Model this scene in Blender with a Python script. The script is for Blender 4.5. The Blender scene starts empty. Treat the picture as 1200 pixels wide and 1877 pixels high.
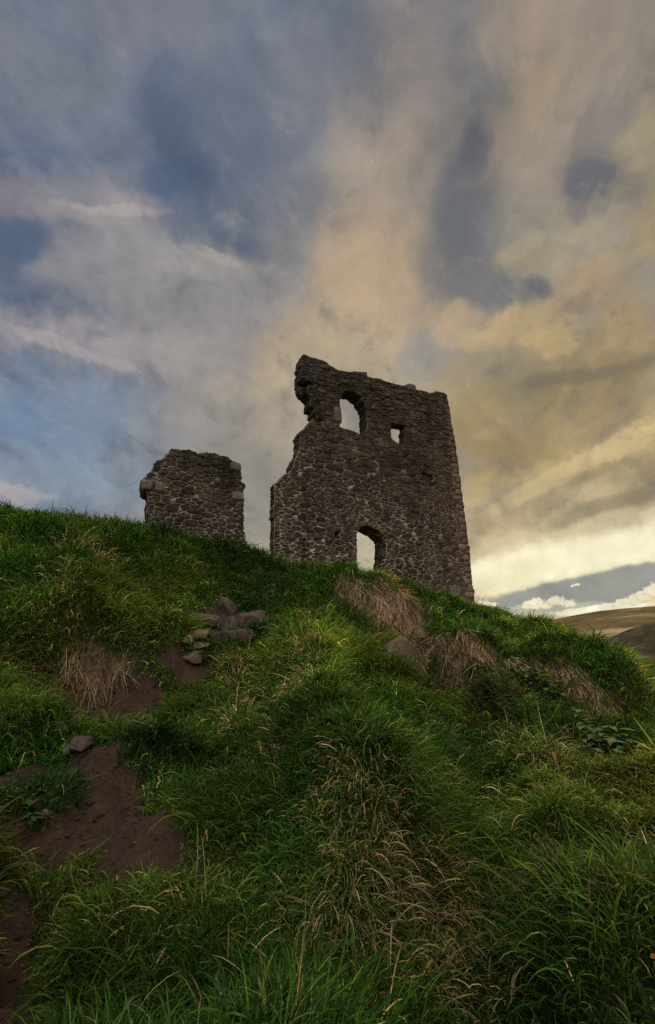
import bpy, math, random
import numpy as np
from mathutils import Vector, Matrix, kdtree

random.seed(7)
RS = np.random.RandomState(11)
scene = bpy.context.scene
COL = scene.collection
R = math.radians

# ------------------------------------------------------------------ camera
F = 850.0; W0, H0 = 1200.0, 1877.0
PITCH = R(17.4); ROLL = R(2.2); CAMZ = 1.6
CP = np.array([0.0, 0.0, CAMZ])
f_ = np.array([0, math.cos(PITCH), math.sin(PITCH)])
r0 = np.array([1.0, 0, 0]); u0 = np.array([0, -math.sin(PITCH), math.cos(PITCH)])
r_ = r0 * math.cos(ROLL) - u0 * math.sin(ROLL)
u_ = u0 * math.cos(ROLL) + r0 * math.sin(ROLL)

def ray(px, py):
    d = F * f_ + (px - W0 / 2) * r_ + (H0 / 2 - py) * u_
    return d / np.linalg.norm(d)

def at(px, py, Y):
    d = ray(px, py)
    return CP + d * (Y / d[1])

cam = bpy.data.cameras.new('camera'); co = bpy.data.objects.new('camera', cam); COL.objects.link(co)
M = Matrix((( r_[0], u_[0], -f_[0], 0), (r_[1], u_[1], -f_[1], 0), (r_[2], u_[2], -f_[2], CAMZ), (0, 0, 0, 1)))
co.matrix_world = M
cam.sensor_fit = 'HORIZONTAL'; cam.sensor_width = 36.0; cam.lens = F / W0 * 36.0
cam.clip_start = 0.05; cam.clip_end = 20000
scene.camera = co

# ------------------------------------------------------------------ helpers
def srgb(*c):
    return tuple((v / 255 / 12.92) if v / 255 <= 0.04045 else ((v / 255 + 0.055) / 1.055) ** 2.4 for v in c)

def tag(o, label=None, cat=None, group=None, kind=None):
    if label: o['label'] = label
    if cat: o['category'] = cat
    if group: o['group'] = group
    if kind: o['kind'] = kind
    return o

def empty(name, loc):
    o = bpy.data.objects.new(name, None); COL.objects.link(o); o.location = loc
    o.empty_display_size = 0.1
    return o

def link(name, me, parent=None, mat=None):
    o = bpy.data.objects.new(name, me); COL.objects.link(o)
    if mat is not None: me.materials.append(mat)
    if parent is not None:
        o.parent = parent
        o.matrix_parent_inverse = Matrix.Translation(-Vector(parent.location))
    return o

def mesh_np(name, V, faces_flat, starts, cols=None, smooth=True):
    me = bpy.data.meshes.new(name)
    V = np.asarray(V, np.float32)
    me.vertices.add(len(V)); me.vertices.foreach_set('co', V.ravel())
    me.loops.add(len(faces_flat)); me.loops.foreach_set('vertex_index', np.asarray(faces_flat, np.int32))
    me.polygons.add(len(starts)); me.polygons.foreach_set('loop_start', np.asarray(starts, np.int32))
    if smooth: me.polygons.foreach_set('use_smooth', np.ones(len(starts), bool))
    if cols is not None:
        a = me.attributes.new('tint', 'FLOAT_COLOR', 'POINT')
        c4 = np.ones((len(V), 4), np.float32); c4[:, :3] = cols
        a.data.foreach_set('color', c4.ravel())
    me.update(calc_edges=True)
    return me

class MB:
    """collects polygons with a colour per vertex"""
    def __init__(s): s.v = []; s.f = []; s.c = []
    def add(s, verts, faces, col):
        b = len(s.v); s.v.extend(tuple(x) for x in verts)
        if col and isinstance(col[0], (tuple, list)): s.c.extend(col)
        else: s.c.extend([col] * len(verts))
        s.f.extend(tuple(i + b for i in f) for f in faces)
    def build(s, name, mat, parent=None, smooth=True):
        flat = [i for f in s.f for i in f]; st = []; k = 0
        for f in s.f: st.append(k); k += len(f)
        me = mesh_np(name, s.v, flat, st, s.c, smooth)
        return link(name, me, parent, mat)

def tube(mb, pts, rad, col, n=6):
    pts = [Vector(p) for p in pts]; V = []; Fc = []
    for i, p in enumerate(pts):
        t = (pts[min(i + 1, len(pts) - 1)] - pts[max(i - 1, 0)]).normalized()
        a = t.orthogonal().normalized(); b = t.cross(a)
        rr = rad[i] if isinstance(rad, (list, tuple)) else rad
        for k in range(n):
            q = 2 * math.pi * k / n
            V.append(p + (a * math.cos(q) + b * math.sin(q)) * rr)
    for i in range(len(pts) - 1):
        for k in range(n):
            k2 = (k + 1) % n
            Fc.append((i * n + k, i * n + k2, (i + 1) * n + k2, (i + 1) * n + k))
    Fc.append(tuple(range((len(pts) - 1) * n, len(pts) * n)))
    mb.add(V, Fc, col)

# value noise in numpy
_perm = RS.rand(256, 256).astype(np.float64)
def vnoise(x, y):
    xi = np.floor(x).astype(int); yi = np.floor(y).astype(int)
    fx = x - xi; fy = y - yi
    fx = fx * fx * fx * (fx * (fx * 6 - 15) + 10); fy = fy * fy * fy * (fy * (fy * 6 - 15) + 10)
    a = _perm[xi & 255, yi & 255]; b = _perm[(xi + 1) & 255, yi & 255]
    c = _perm[xi & 255, (yi + 1) & 255]; d = _perm[(xi + 1) & 255, (yi + 1) & 255]
    return (a * (1 - fx) + b * fx) * (1 - fy) + (c * (1 - fx) + d * fx) * fy
def fbm(x, y, s, o=4, ox=0.0):
    t = 0; a = 0.5; n = 0; c, q = math.cos(.6), math.sin(.6)
    x = np.asarray(x, float) / s + 17.3 + ox; y = np.asarray(y, float) / s + 5.1 + ox * .7
    for i in range(o):
        t = t + a * vnoise(x, y); n += a; a *= .5
        x, y = (x * c - y * q) * 2.03 + 3.7, (x * q + y * c) * 2.03 + 1.9
    return t / n
def sstep(a, b, x):
    t = np.clip((x - a) / (b - a), 0, 1); return t * t * (3 - 2 * t)

# ------------------------------------------------------------------ terrain
CTRL = [  # the slope, surveyed: (bearing/elevation through the lens, distance ahead in metres)
 (650,1877,1.55),(650,1700,1.95),(650,1600,2.3),(650,1500,2.9),(650,1400,3.9),(650,1300,5.6),(650,1230,7.5),(650,1150,10.2),(640,1085,13.0),
 (400,1877,1.6),(400,1700,2.1),(400,1600,2.6),(400,1500,3.3),(400,1400,4.3),(430,1300,5.9),(440,1220,8),
 (20,1850,1.75),(50,1700,2.3),(150,1610,2.55),(150,1560,2.85),(150,1490,3.45),(140,1440,3.75),(140,1352,4.3),(20,1462,3.35),(20,1425,3.8),(20,1375,4.15),(185,1330,4.6),(185,1288,6.6),(260,1262,6.8),(300,1500,3.0),(290,1340,5.0),(350,1238,7.6),(380,1180,9.0),(430,1130,10.8),(500,1080,13),
 (165,1236,6.9),(70,1262,5.9),(40,1300,4.9),(0,1180,6.3),(0,1100,7),(0,1000,9.3),(150,1150,7.2),(150,1050,9.5),(300,1150,8.6),(300,1060,11),
 (900,1877,1.6),(900,1700,2.1),(900,1550,2.9),(900,1400,4.6),(900,1300,6.8),(880,1220,9.5),(850,1150,13),
 (1180,1877,1.7),(1180,1700,2.3),(1180,1550,3.2),(1180,1400,5),(1180,1320,7),(1150,1260,9.5),(1050,1200,12.5)]
CREST = [(-160,905,11.5),(0,940,12),(130,960,12.5),(260,982,13.0),(350,995,13.5),(447,1010,14.2),(500,1026,14.8),(570,1050,15.2),(630,1056,15.5),(700,1062,16),
 (780,1092,17.2),(872,1122,18.6),(930,1145,18.6),(990,1158,18),(1060,1180,16.2),(1130,1208,14.6),(1200,1240,13),(1300,1286,11)]
pts = [at(*c) for c in CTRL]
for (px, py, Y) in CREST:
    p = at(px, py, Y); pts.append(p)
    hd = np.array([p[0], p[1], 0]); hd /= np.linalg.norm(hd)
    drop = np.interp(px, [0, 500, 900, 1000, 1200], [0.3, 0.05, 0.1, 0.5, 1.4])
    q = p + hd * 2.2; q[2] = p[2] - drop * .35 + (0.1 if px < 880 else 0); pts.append(q)
    q = p + hd * 6; q[2] = p[2] - drop * 2.2 - .3; pts.append(q)
    q = p + hd * 12; q[2] = p[2] - drop * 4 - 2.2; pts.append(q)
for p in [(0,-3,-.15),(4,-2,-.5),(-4,-2,.2),(-6,2,.9),(-4,1.5,.75),(4,1.5,-.25),(7,4,-.9),(9,8,-.9),(-8,6,2.4),(13,12,-1.0),(-14,11,5.0),(0,-12,-2.5),(10,-8,-3),(-10,-8,-1)]:
    pts.append(np.array(p, float))
pts = np.array(pts)
def _U(r2): return np.where(r2 > 1e-9, r2 * np.log(np.maximum(r2, 1e-9)), 0)
_n = len(pts)
_A = np.zeros((_n + 3, _n + 3))
_d2 = ((pts[:, None, :2] - pts[None, :, :2]) ** 2).sum(-1)
_A[:_n, :_n] = _U(_d2) + np.eye(_n) * 0.05
_A[:_n, _n] = 1; _A[:_n, _n + 1:] = pts[:, :2]; _A[_n, :_n] = 1; _A[_n + 1:, :_n] = pts[:, :2].T
_w = np.linalg.solve(_A, np.concatenate([pts[:, 2], np.zeros(3)]))
def tps(x, y):
    x = np.asarray(x, float); y = np.asarray(y, float); out = np.empty(x.shape).ravel(); xf = x.ravel(); yf = y.ravel()
    for i in range(0, len(xf), 20000):
        a = xf[i:i + 20000]; b = yf[i:i + 20000]
        d2 = (a[:, None] - pts[:, 0]) ** 2 + (b[:, None] - pts[:, 1]) ** 2
        out[i:i + 20000] = _U(d2) @ _w[:_n] + _w[_n] + _w[_n + 1] * a + _w[_n + 2] * b
    return out.reshape(x.shape)

GULLY = [at(*c)[:2] for c in [(10,1840,1.8),(60,1560,2.95),(190,1500,3.4),(150,1400,4.2),(180,1310,5.3),(245,1262,6.3),(345,1235,7.3),(385,1180,9.0),(440,1128,10.8)]]
HOLLOW = [at(*c)[:2] for c in [(800,1235,8.6),(850,1330,6.2),(870,1450,4.0),(900,1600,2.7),(960,1800,1.9)]]
SPUR = [at(*c)[:2] for c in [(610,1075,13.2),(570,1160,10.0),(560,1230,7.8),(620,1330,5.2),(660,1440,3.6),(690,1540,2.75)]]
def poly_dist(x, y, P):
    d = np.full(np.shape(x), 1e9)
    for a, b in zip(P[:-1], P[1:]):
        ab = b - a; t = np.clip(((x - a[0]) * ab[0] + (y - a[1]) * ab[1]) / (ab @ ab), 0, 1)
        d = np.minimum(d, np.hypot(x - a[0] - t * ab[0], y - a[1] - t * ab[1]))
    return d
SCARPS = []   # filled below: (centre, dir_out, halfwidth, height)
def H(x, y):
    x = np.asarray(x, float); y = np.asarray(y, float)
    r = np.hypot(x, y)
    zc = np.where(r > 27, 27 / np.maximum(r, 1e-6), 1.0)
    z = tps(x * zc, y * zc)
    az = np.arctan2(x, y)
    front = sstep(1.9, 1.2, np.abs(az))
    far = -16 + 3 * (fbm(x, y, 90, 3) - .5)
    z = z * (1 - sstep(25, 95, r)) + far * sstep(25, 95, r)
    # turf hummocks
    am = np.clip(r / 6, .34, 1.0) * (1 - sstep(26, 40, r))
    n1 = fbm(x, y, 1.5, 3) - .5; n2 = fbm(x, y, .55, 3, 9.0) - .5; n3 = fbm(x, y, .2, 2, 4.0) - .5
    keep = 1 - .55 * sstep(1.6, .2, np.abs(r - 15.5)) * (np.abs(az) < .75)
    z = z + am * keep * (.55 * n1 + .40 * n2 + .85 * (np.abs(fbm(x, y, 1.7, 2, 41.0) - .5) - .12) + .55 * (np.abs(fbm(x, y, .7, 2, 47.0) - .5) - .12)) + .11 * n3 * np.clip(r / 3, .5, 1) * (1 - sstep(26, 40, r))
    hl = poly_dist(x, y, HOLLOW); z = z - np.clip(.05 * r, .1, .32) * sstep(1.0, .1, hl / np.clip(.13 * r, .3, .9))
    sp = poly_dist(x, y, SPUR); z = z + np.clip(.035 * r, .06, .28) * sstep(1.0, .2, sp / np.clip(.12 * r, .3, 1.0))
    g = poly_dist(x, y, GULLY); wdt = np.clip(.10 + .05 * r, .2, .55)
    z = z - np.clip(.03 + .02 * r, .05, .2) * sstep(1.0, .55, g / wdt / (1 + .9 * n2))
    for (c, o, hw, hh) in SCARPS:
        s = (x - c[0]) * o[0] + (y - c[1]) * o[1]; t = np.abs(-(x - c[0]) * o[1] + (y - c[1]) * o[0]) / hw
        z = z + hh * sstep(1, .45, t) * (sstep(1.7, .15, np.abs(s + .55 + .5 * n2) ) - .5 * sstep(1.5, .1, np.abs(s - .7)))
    return z

def hit(px, py):
    d = ray(px, py); t = np.concatenate([np.arange(.8, 8, .01), np.arange(8, 40, .03)])
    P = CP + d * t[:, None]; below = P[:, 2] < H(P[:, 0], P[:, 1])
    i = np.argmax(below)
    if not below.any(): i = len(t) - 1
    return P[i]
def ground(x, y): return float(H(np.array([x]), np.array([y]))[0])

for (px, py, ox, oy, hw, hh) in [(690,1120,.25,-1,1.5,.60),(1065,1272,-.5,-.85,1.3,.55),(865,1195,-.1,-1,.9,.40),(170,1245,.45,-.9,.9,.30),(700,1560,.1,-1,.45,.16),(420,1290,-.5,-.85,.6,.14),(500,1420,-.5,-.85,.5,.12),(620,1400,.2,-1,.5,.14),(1000,1400,-.3,-.95,.7,.15)]:
    _c = hit(px, py); _l = math.hypot(ox, oy); SCARPS.append((_c, (ox / _l, oy / _l), hw, hh))
# masks: ellipses on the slope
def ell(px, py, rx, ry, rot=0):
    c = hit(px, py); ca, sa = math.cos(R(rot)), math.sin(R(rot))
    def off(dx, dy):
        a = at(px + dx, py + dy, c[1]); return a
    # local plane: metres per pixel sideways, and along the slope from the terrain itself
    k = c[1] / 890.0 * 1.05
    e = 6 if py < 1300 else 12
    a = hit(px, py - e); b = hit(px, py + e)
    ky = np.clip(np.hypot(*(a - b)[:2]) / (2 * e), k * .8, k * 4)
    return (c[0], c[1], k, ky, rx, ry, ca, sa, math.atan2(c[0], c[1]))
def emask(x, y, E, soft=.35, seed=0.0, rag=.7):
    m = np.zeros(np.shape(x)); n = fbm(x, y, .35, 3, 20 + seed) - .5
    for (cx, cy, k, ky, rx, ry, ca, sa, az) in E:
        dx, dy = x - cx, y - cy
        c2, s2 = math.cos(az), math.sin(az)
        sx = (dx * c2 - dy * s2) / k; sy = -(dx * s2 + dy * c2) / ky
        u = (sx * ca + sy * sa) / rx; v = (-sx * sa + sy * ca) / ry
        m = np.maximum(m, sstep(1 + soft, 1 - soft, np.hypot(u, v) + rag * n))
    return m

DIRT = [ell(*e) for e in [(180,1312,85,40,-8),(15,1428,80,36,-10),(110,1535,175,48,-14),(268,1548,78,62,30),(205,1462,45,60,10),(165,1385,40,45,0),(345,1240,70,24,-12),(270,1275,40,22,-25),(0,1850,48,75,0),(410,1143,70,20,-22)]]
STRAW = [ell(*e) for e in [(170,1232,62,34,-20),(60,1280,85,24,-8),(690,1600,46,115,10),(790,1690,95,85,10),(440,1308,24,38,0),(625,1415,38,44,10),(560,1240,26,52,10),(1015,1405,50,28,35),(165,1018,46,18,5),(690,1800,90,60,0)]]
THATCH = [ell(*e) for e in [(165,1240,55,24,-15),(60,1278,70,14,-6),(655,1090,60,26,10),(700,1120,75,32,25),(745,1165,45,42,55),(770,1185,24,34,30),(870,1185,78,26,20),(840,1215,24,38,20),(1050,1258,44,42,40),(1088,1292,52,32,40),(1000,1240,36,20,30)]]
DRY = [ell(*e) for e in [(180,1225,55,30,-20),(60,1275,75,22,-8),(165,1018,42,16,5),(20,985,25,14,0),(640,1408,36,45,10),(560,1230,25,60,10),(440,1305,22,38,0),(695,1600,38,95,10),
   (800,1660,70,30,25),(770,1790,70,40,0),(1010,1400,55,30,35),(985,1370,40,20,40),(370,1690,45,40,0),(575,1140,22,22,0),(1150,1560,50,40,30),(500,1410,40,30,0),(690,1760,50,90,0),(100,1090,30,14,0),(560,1700,40,60,0)]]

# ------------------------------------------------------------------ materials
def nodes(name):
    m = bpy.data.materials.new(name); m.use_nodes = True; t = m.node_tree; t.nodes.clear()
    out = t.nodes.new('ShaderNodeOutputMaterial'); return m, t, out
def nd(t, typ, **kw):
    n = t.nodes.new(typ)
    for k, v in kw.items():
        if k.startswith('i_'):
            key = k[2:].replace('_', ' ')
            n.inputs[key].default_value = v
        else: setattr(n, k, v)
    return n
def attr(t):
    return nd(t, 'ShaderNodeAttribute', attribute_name='tint').outputs['Color']
def mixc(t, a, b, f, mode='MIX'):
    n = nd(t, 'ShaderNodeMix', data_type='RGBA', blend_type=mode)
    for s, v in ((n.inputs[0], f), (n.inputs[6], a), (n.inputs[7], b)):
        if isinstance(v, bpy.types.NodeSocket): t.links.new(v, s)
        elif isinstance(v, (tuple, list)): s.default_value = (*v[:3], 1)
        else: s.default_value = v
    return n.outputs[2]
def noise(t, scale, detail=4, rough=.6, vec=None, dist=0):
    n = nd(t, 'ShaderNodeTexNoise'); n.inputs['Scale'].default_value = scale; n.inputs['Detail'].default_value = detail
    n.inputs['Roughness'].default_value = rough; n.inputs['Distortion'].default_value = dist
    if vec is None: vec = nd(t, 'ShaderNodeTexCoord').outputs['Object']
    t.links.new(vec, n.inputs['Vector']); return n
def ramp(t, fac, stops):
    n = nd(t, 'ShaderNodeValToRGB'); cr = n.color_ramp
    while len(cr.elements) < len(stops): cr.elements.new(.5)
    for e, (p, c) in zip(cr.elements, stops):
        e.position = p; e.color = (*((c,) * 3 if isinstance(c, (int, float)) else c), 1)
    t.links.new(fac, n.inputs[0]); return n.outputs[0]
def finish(t, out, col, rough=.9, bump=None, strength=.5, dist=.02, spec=.3):
    b = nd(t, 'ShaderNodeBsdfPrincipled'); b.inputs['Roughness'].default_value = rough; b.inputs['Specular IOR Level'].default_value = spec
    t.links.new(col, b.inputs['Base Color'])
    if bump is not None:
        bn = nd(t, 'ShaderNodeBump'); bn.inputs['Strength'].default_value = strength; bn.inputs['Distance'].default_value = dist
        t.links.new(bump, bn.inputs['Height']); t.links.new(bn.outputs[0], b.inputs['Normal'])
    t.links.new(b.outputs[0], out.inputs[0])

def mat_stone(name, sc=1.0):
    m, t, out = nodes(name)
    a = attr(t)
    n = noise(t, 9 * sc, 6, .7); n2 = noise(t, 1.3 * sc, 4, .6); n3 = noise(t, 34 * sc, 5, .7)
    c = mixc(t, a, ramp(t, n.outputs[0], [(.3, .55), (.7, 1.35)]), 1.0, 'MULTIPLY')
    c = mixc(t, c, ramp(t, n2.outputs[0], [(.35, (.8, .8, .82)), (.65, (1.2, 1.16, 1.1))]), .8, 'MULTIPLY')
    mp = nd(t, 'ShaderNodeMapping'); mp.inputs['Scale'].default_value = (2.2, 2.2, .3); t.links.new(nd(t, 'ShaderNodeTexCoord').outputs['Object'], mp.inputs['Vector'])
    c = mixc(t, c, ramp(t, noise(t, sc, 5, .65, mp.outputs[0]).outputs[0], [(.38, (.62, .60, .58)), (.55, (1.08, 1.06, 1.04))]), .85, 'MULTIPLY')
    lich = ramp(t, noise(t, 4.3 * sc, 5, .7).outputs[0], [(.6, 0), (.72, 1)])
    lf = nd(t, 'ShaderNodeMath', operation='MULTIPLY'); t.links.new(lich, lf.inputs[0]); lf.inputs[1].default_value = .3
    c = mixc(t, c, (.19, .18, .13), lf.outputs[0])
    finish(t, out, c, .92, n3.outputs[0], .8, .02)
    return m
def mat_soil():
    m, t, out = nodes('trodden_earth')
    n = noise(t, 3, 6, .65); n2 = noise(t, 26, 6, .75)
    c = ramp(t, n.outputs[0], [(.3, (.027, .0125, .0065)), (.55, (.058, .0295, .0165)), (.75, (.10, .054, .031))])
    c = mixc(t, c, ramp(t, n2.outputs[0], [(.35, .6), (.7, 1.4)]), .8, 'MULTIPLY')
    finish(t, out, c, .85, n2.outputs[0], 1.0, .03)
    return m
def mat_ground():
    m, t, out = nodes('turf_soil')
    a = attr(t)
    n2 = noise(t, 14, 6, .75); n = noise(t, 1.2, 5, .6)
    c = mixc(t, a, ramp(t, n2.outputs[0], [(.3, .4), (.7, 1.5)]), 1.0, 'MULTIPLY')
    c = mixc(t, c, ramp(t, n.outputs[0], [(.3, .7), (.7, 1.3)]), .8, 'MULTIPLY')
    finish(t, out, c, .95, n2.outputs[0], 1.0, .05, .1)
    return m
def mat_blade(name, trans=.4, rough=.5, spec=.25):
    m, t, out = nodes(name)
    a = attr(t)
    p = nd(t, 'ShaderNodeBsdfPrincipled'); p.inputs['Roughness'].default_value = rough; p.inputs['Specular IOR Level'].default_value = spec
    t.links.new(a, p.inputs['Base Color'])
    tr = nd(t, 'ShaderNodeBsdfTranslucent'); t.links.new(mixc(t, a, (1.25, 1.2, .7), 1.0, 'MULTIPLY'), tr.inputs[0])
    mx = nd(t, 'ShaderNodeMixShader'); mx.inputs[0].default_value = trans
    t.links.new(p.outputs[0], mx.inputs[1]); t.links.new(tr.outputs[0], mx.inputs[2]); t.links.new(mx.outputs[0], out.inputs[0])
    return m
def mat_hill(name, lo, mid, hi, sc, bdist):
    m, t, out = nodes(name)
    n = noise(t, sc, 7, .65); n2 = noise(t, sc * 7, 6, .7)
    c = ramp(t, n.outputs[0], [(.3, lo), (.5, mid), (.7, hi)])
    c = mixc(t, c, ramp(t, n2.outputs[0], [(.3, .65), (.7, 1.35)]), .9, 'MULTIPLY')
    finish(t, out, c, .95, n2.outputs[0], .3, bdist, .1)
    return m
M_STONE = mat_stone('rubble_basalt'); M_ROCK = mat_stone('weathered_rock', 1.6)
M_SOIL = mat_soil(); M_GROUND = mat_ground()
M_GRASS = mat_blade('green_blades', .45, .75, .04); M_DRY = mat_blade('straw_blades', .3, .8, .04); M_LEAF = mat_blade('leaf_green', .3, .7, .08)

# ------------------------------------------------------------------ ground sheet
azs = np.concatenate([np.radians(np.arange(-180, -48, 4)), np.radians(np.arange(-48, 48, .2)), np.radians(np.arange(48, 180, 4))])
rs = [.25]
while rs[-1] < 32: rs.append(rs[-1] * 1.0125)
while rs[-1] < 9000: rs.append(rs[-1] * 1.09)
rs = np.array(rs); nA, nR = len(azs), len(rs)
RR, AA = np.meshgrid(rs, azs, indexing='ij')
GX, GY = RR * np.sin(AA), RR * np.cos(AA)
GZ = H(GX, GY)
dm = emask(GX, GY, DIRT, .3); tm = emask(GX, GY, THATCH, .4)
GZ = GZ - dm * (.05 * np.clip(RR / 4, .5, 1) + .07 * (fbm(GX, GY, .22, 4, 12.0) - .5) + .02 * (vnoise(GX * 31, GY * 31) - .5))
GV = np.stack([GX, GY, GZ], -1).reshape(-1, 3)
idx = np.arange(nA * nR).reshape(nR, nA)
nxt = np.roll(idx, -1, 1)
Q = np.stack([idx[:-1], idx[1:], nxt[1:], nxt[:-1]], -1).reshape(-1, 4)
fm = (dm[:-1] > .5).ravel()
gn = fbm(GX, GY, .8, 4, 2.0)
gc = np.stack([.020 + .020 * gn, .020 + .022 * gn, .009 + .007 * gn], -1)
th = np.stack([.10 + .12 * gn, .064 + .075 * gn, .042 + .045 * gn], -1)
gc = gc * (1 - tm[..., None]) + th * tm[..., None]
farm = sstep(20, 45, RR)[..., None]
gc = gc * (1 - farm) + np.array([.13, .13, .045]) * farm
def sub(faces, name, mat, cols):
    u, inv = np.unique(faces, return_inverse=True)
    me = mesh_np(name, GV[u], inv.ravel(), np.arange(0, len(faces) * 4, 4), cols.reshape(-1, 3)[u])
    return link(name, me, None, mat)
cap_i = Q
go = sub(Q[~fm], 'ground', M_GROUND, gc); tag(go, 'steep grassy hillside rising to the ruin', 'ground', kind='structure')
po = sub(Q[fm], 'path', M_SOIL, gc); tag(po, 'bare brown earth footpath worn into the left of the slope', 'path', kind='structure')

# ------------------------------------------------------------------ grass
def blades(name, P, L, Wd, az, e0, bend, col, mat):
    """one mesh of bent grass blades; the near ones have more segments"""
    near = np.hypot(P[:, 0], P[:, 1]) < 4.2
    Vs, Fs, Ss, Cs = [], [], [], []; vo = lo = 0
    for selm, K in ((near, 6), (~near, 3)):
        n = int(selm.sum())
        if n == 0: continue
        p = P[selm].copy(); l, wd, a, e_, b_ = L[selm], Wd[selm], az[selm], e0[selm], bend[selm]
        ts = np.linspace(0, 1, K + 1); nv = 2 * K + 1; V = np.zeros((n, nv, 3), np.float32)
        tw = RS.uniform(-.9, .9, n); cv = RS.uniform(-.5, .5, n)
        s = np.stack([-np.sin(a) * np.cos(tw), np.cos(a) * np.cos(tw), np.sin(tw)], -1)
        for k in range(K + 1):
            if k:
                tm_k = (ts[k - 1] + ts[k]) / 2; e = e_ - b_ * tm_k ** 1.3; ak = a + cv * tm_k
                st = (l / K)[:, None]
                p = p + st * np.stack([np.cos(ak) * np.cos(e), np.sin(ak) * np.cos(e), np.sin(e)], -1)
            if k < K:
                o = s * (wd * (1 - .55 * ts[k] ** 2) * .5)[:, None]
                V[:, 2 * k] = p - o; V[:, 2 * k + 1] = p + o
            else: V[:, nv - 1] = p
        pat = []; stp = []
        for k in range(K - 1): stp.append(len(pat)); pat += [2 * k, 2 * k + 1, 2 * k + 3, 2 * k + 2]
        stp.append(len(pat)); pat += [2 * K - 2, 2 * K - 1, 2 * K]
        Fs.append((vo + (np.arange(n) * nv)[:, None] + np.array(pat)).ravel()); Ss.append((lo + (np.arange(n) * len(pat))[:, None] + np.array(stp)).ravel())
        Vs.append(V.reshape(-1, 3)); Cs.append(np.repeat(col[selm], nv, 0)); vo += n * nv; lo += n * len(pat)
    me = mesh_np(name, np.concatenate(Vs), np.concatenate(Fs), np.concatenate(Ss), np.concatenate(Cs), True)
    return link(name, me, None, mat)

def grad(x, y, e=.12):
    return (H(x + e, y) - H(x - e, y)) / (2 * e), (H(x, y + e) - H(x, y - e)) / (2 * e)

NC, NB = 52000, 14
a0, b0 = math.sqrt(.85), math.sqrt(25.0)
r = (a0 + RS.rand(NC) * (b0 - a0)) ** 2; az = RS.uniform(-R(46), R(46), NC)
cx, cy = r * np.sin(az), r * np.cos(az)
cd = emask(cx, cy, DIRT, .3); ct = emask(cx, cy, THATCH, .35); cdry = emask(cx, cy, DRY, .5, 3.0, 1.0)
keep = (cd < RS.uniform(.15, .6, NC)) & ((ct < RS.uniform(.2, .7, NC)) | (RS.rand(NC) < .07))
keep &= RS.rand(NC) < .55 + .6 * sstep(.33, .52, fbm(cx, cy, .9, 4, 31.0))
r, cx, cy, cdry, cd = r[keep], cx[keep], cy[keep], cdry[keep], cd[keep]; n = len(r)
gx, gy = grad(cx, cy); dn = np.arctan2(-gy, -gx); sl = np.hypot(gx, gy)
hum = fbm(cx, cy, .5, 4, 31.0)                 # tussock to tussock
size = np.clip(-.25 + 2.4 * hum, .4, 1.3) * RS.uniform(.7, 1.3, n) * (1 - .55 * sstep(.02, .3, emask(cx, cy, DIRT, .9)[:]))
hue = fbm(cx, cy, 1.6, 4, 55.0)
pr = (r ** .5)
rep = lambda a: np.repeat(a, NB, 0)
nb = n * NB
sig = rep((.025 + .017 * r) * RS.uniform(.6, 1.4, n))
bx = rep(cx) + RS.normal(0, 1, nb) * sig; by = rep(cy) + RS.normal(0, 1, nb) * sig
bd = emask(bx, by, DIRT, .25)
lean = rep(RS.uniform(0, 6.283, n)); rad = np.arctan2(by - rep(cy), bx - rep(cx))
rl = rep(r)
lx = .8 * np.cos(rad) + .5 * np.cos(lean) + 1.1 * np.clip(rep(sl), 0, 1.2) * np.cos(rep(dn)) + RS.normal(0, .35, nb)
ly = .8 * np.sin(rad) + .5 * np.sin(lean) + 1.1 * np.clip(rep(sl), 0, 1.2) * np.sin(rep(dn)) + RS.normal(0, .35, nb)
baz = np.arctan2(ly, lx)
Lb = rep(size) * RS.uniform(.55, 1.25, nb) * np.interp(rl, [1, 3, 8, 20], [.115, .165, .25, .28])
Wb = RS.uniform(.7, 1.3, nb) * (.0036 + .0015 * rl)
e0 = RS.uniform(R(40), R(84), nb); bend = RS.uniform(R(30), R(140), nb); Lb = np.where(RS.rand(nb) < .06, Lb * 1.5, Lb)
bz = H(bx, by) - .015
clb = np.interp(rl, [2, 6], [.82, 1.15])[:, None] * rep(RS.uniform(.45, 1.5, n) * np.clip(.1 + 1.8 * fbm(cx, cy, .6, 3, 91.0), .5, 1.5))[:, None]
g1 = np.array([.030, .082, .013]); g2 = np.array([.070, .138, .020]); g3 = np.array([.150, .170, .034]); g4 = np.array([.024, .062, .018])
hb = np.clip(rep(hue) + RS.normal(0, .10, nb), 0, 1)[:, None]
col = g4 + (g1 - g4) * sstep(.25, .42, hb); col = col + (g2 - col) * sstep(.42, .58, hb); col = col + (g3 - col) * sstep(.6, .8, hb)
straw = np.array([.45, .36, .18]); brown = np.array([.21, .145, .075])
isd = RS.rand(nb) < np.clip(rep(np.maximum(cdry * .4, .75 * emask(cx, cy, STRAW, .5, 3.0, 1.1))) + .05, 0, .8)
mx = RS.rand(nb)[:, None]
olive = np.array([.20, .19, .06]); dcol = np.where(RS.rand(nb)[:, None] < .4, olive, brown + (straw - brown) * mx)
col = np.where(isd[:, None], dcol, col) * RS.uniform(.7, 1.25, (nb, 1)) * clb * np.where(RS.rand(nb, 1) < .13, np.array([2.0, 1.75, 1.6]), 1.0)  # last factor paints highlights on random blades, yellowed like dry tips
Lb = np.where(isd, Lb * 1.05, Lb); Wb = np.where(isd, Wb * .75, Wb); bend = np.where(isd, bend * 1.25, bend)
ok = (bd < RS.uniform(.2, 1.0, nb))
P = np.stack([bx, by, bz], -1)
g = ok & ~isd; d = ok & isd
o = blades('grass', P[g], Lb[g], Wb[g], baz[g], e0[g], bend[g], col[g], M_GRASS); tag(o, 'lush green grass covering the hillside', 'grass', kind='stuff')
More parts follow.
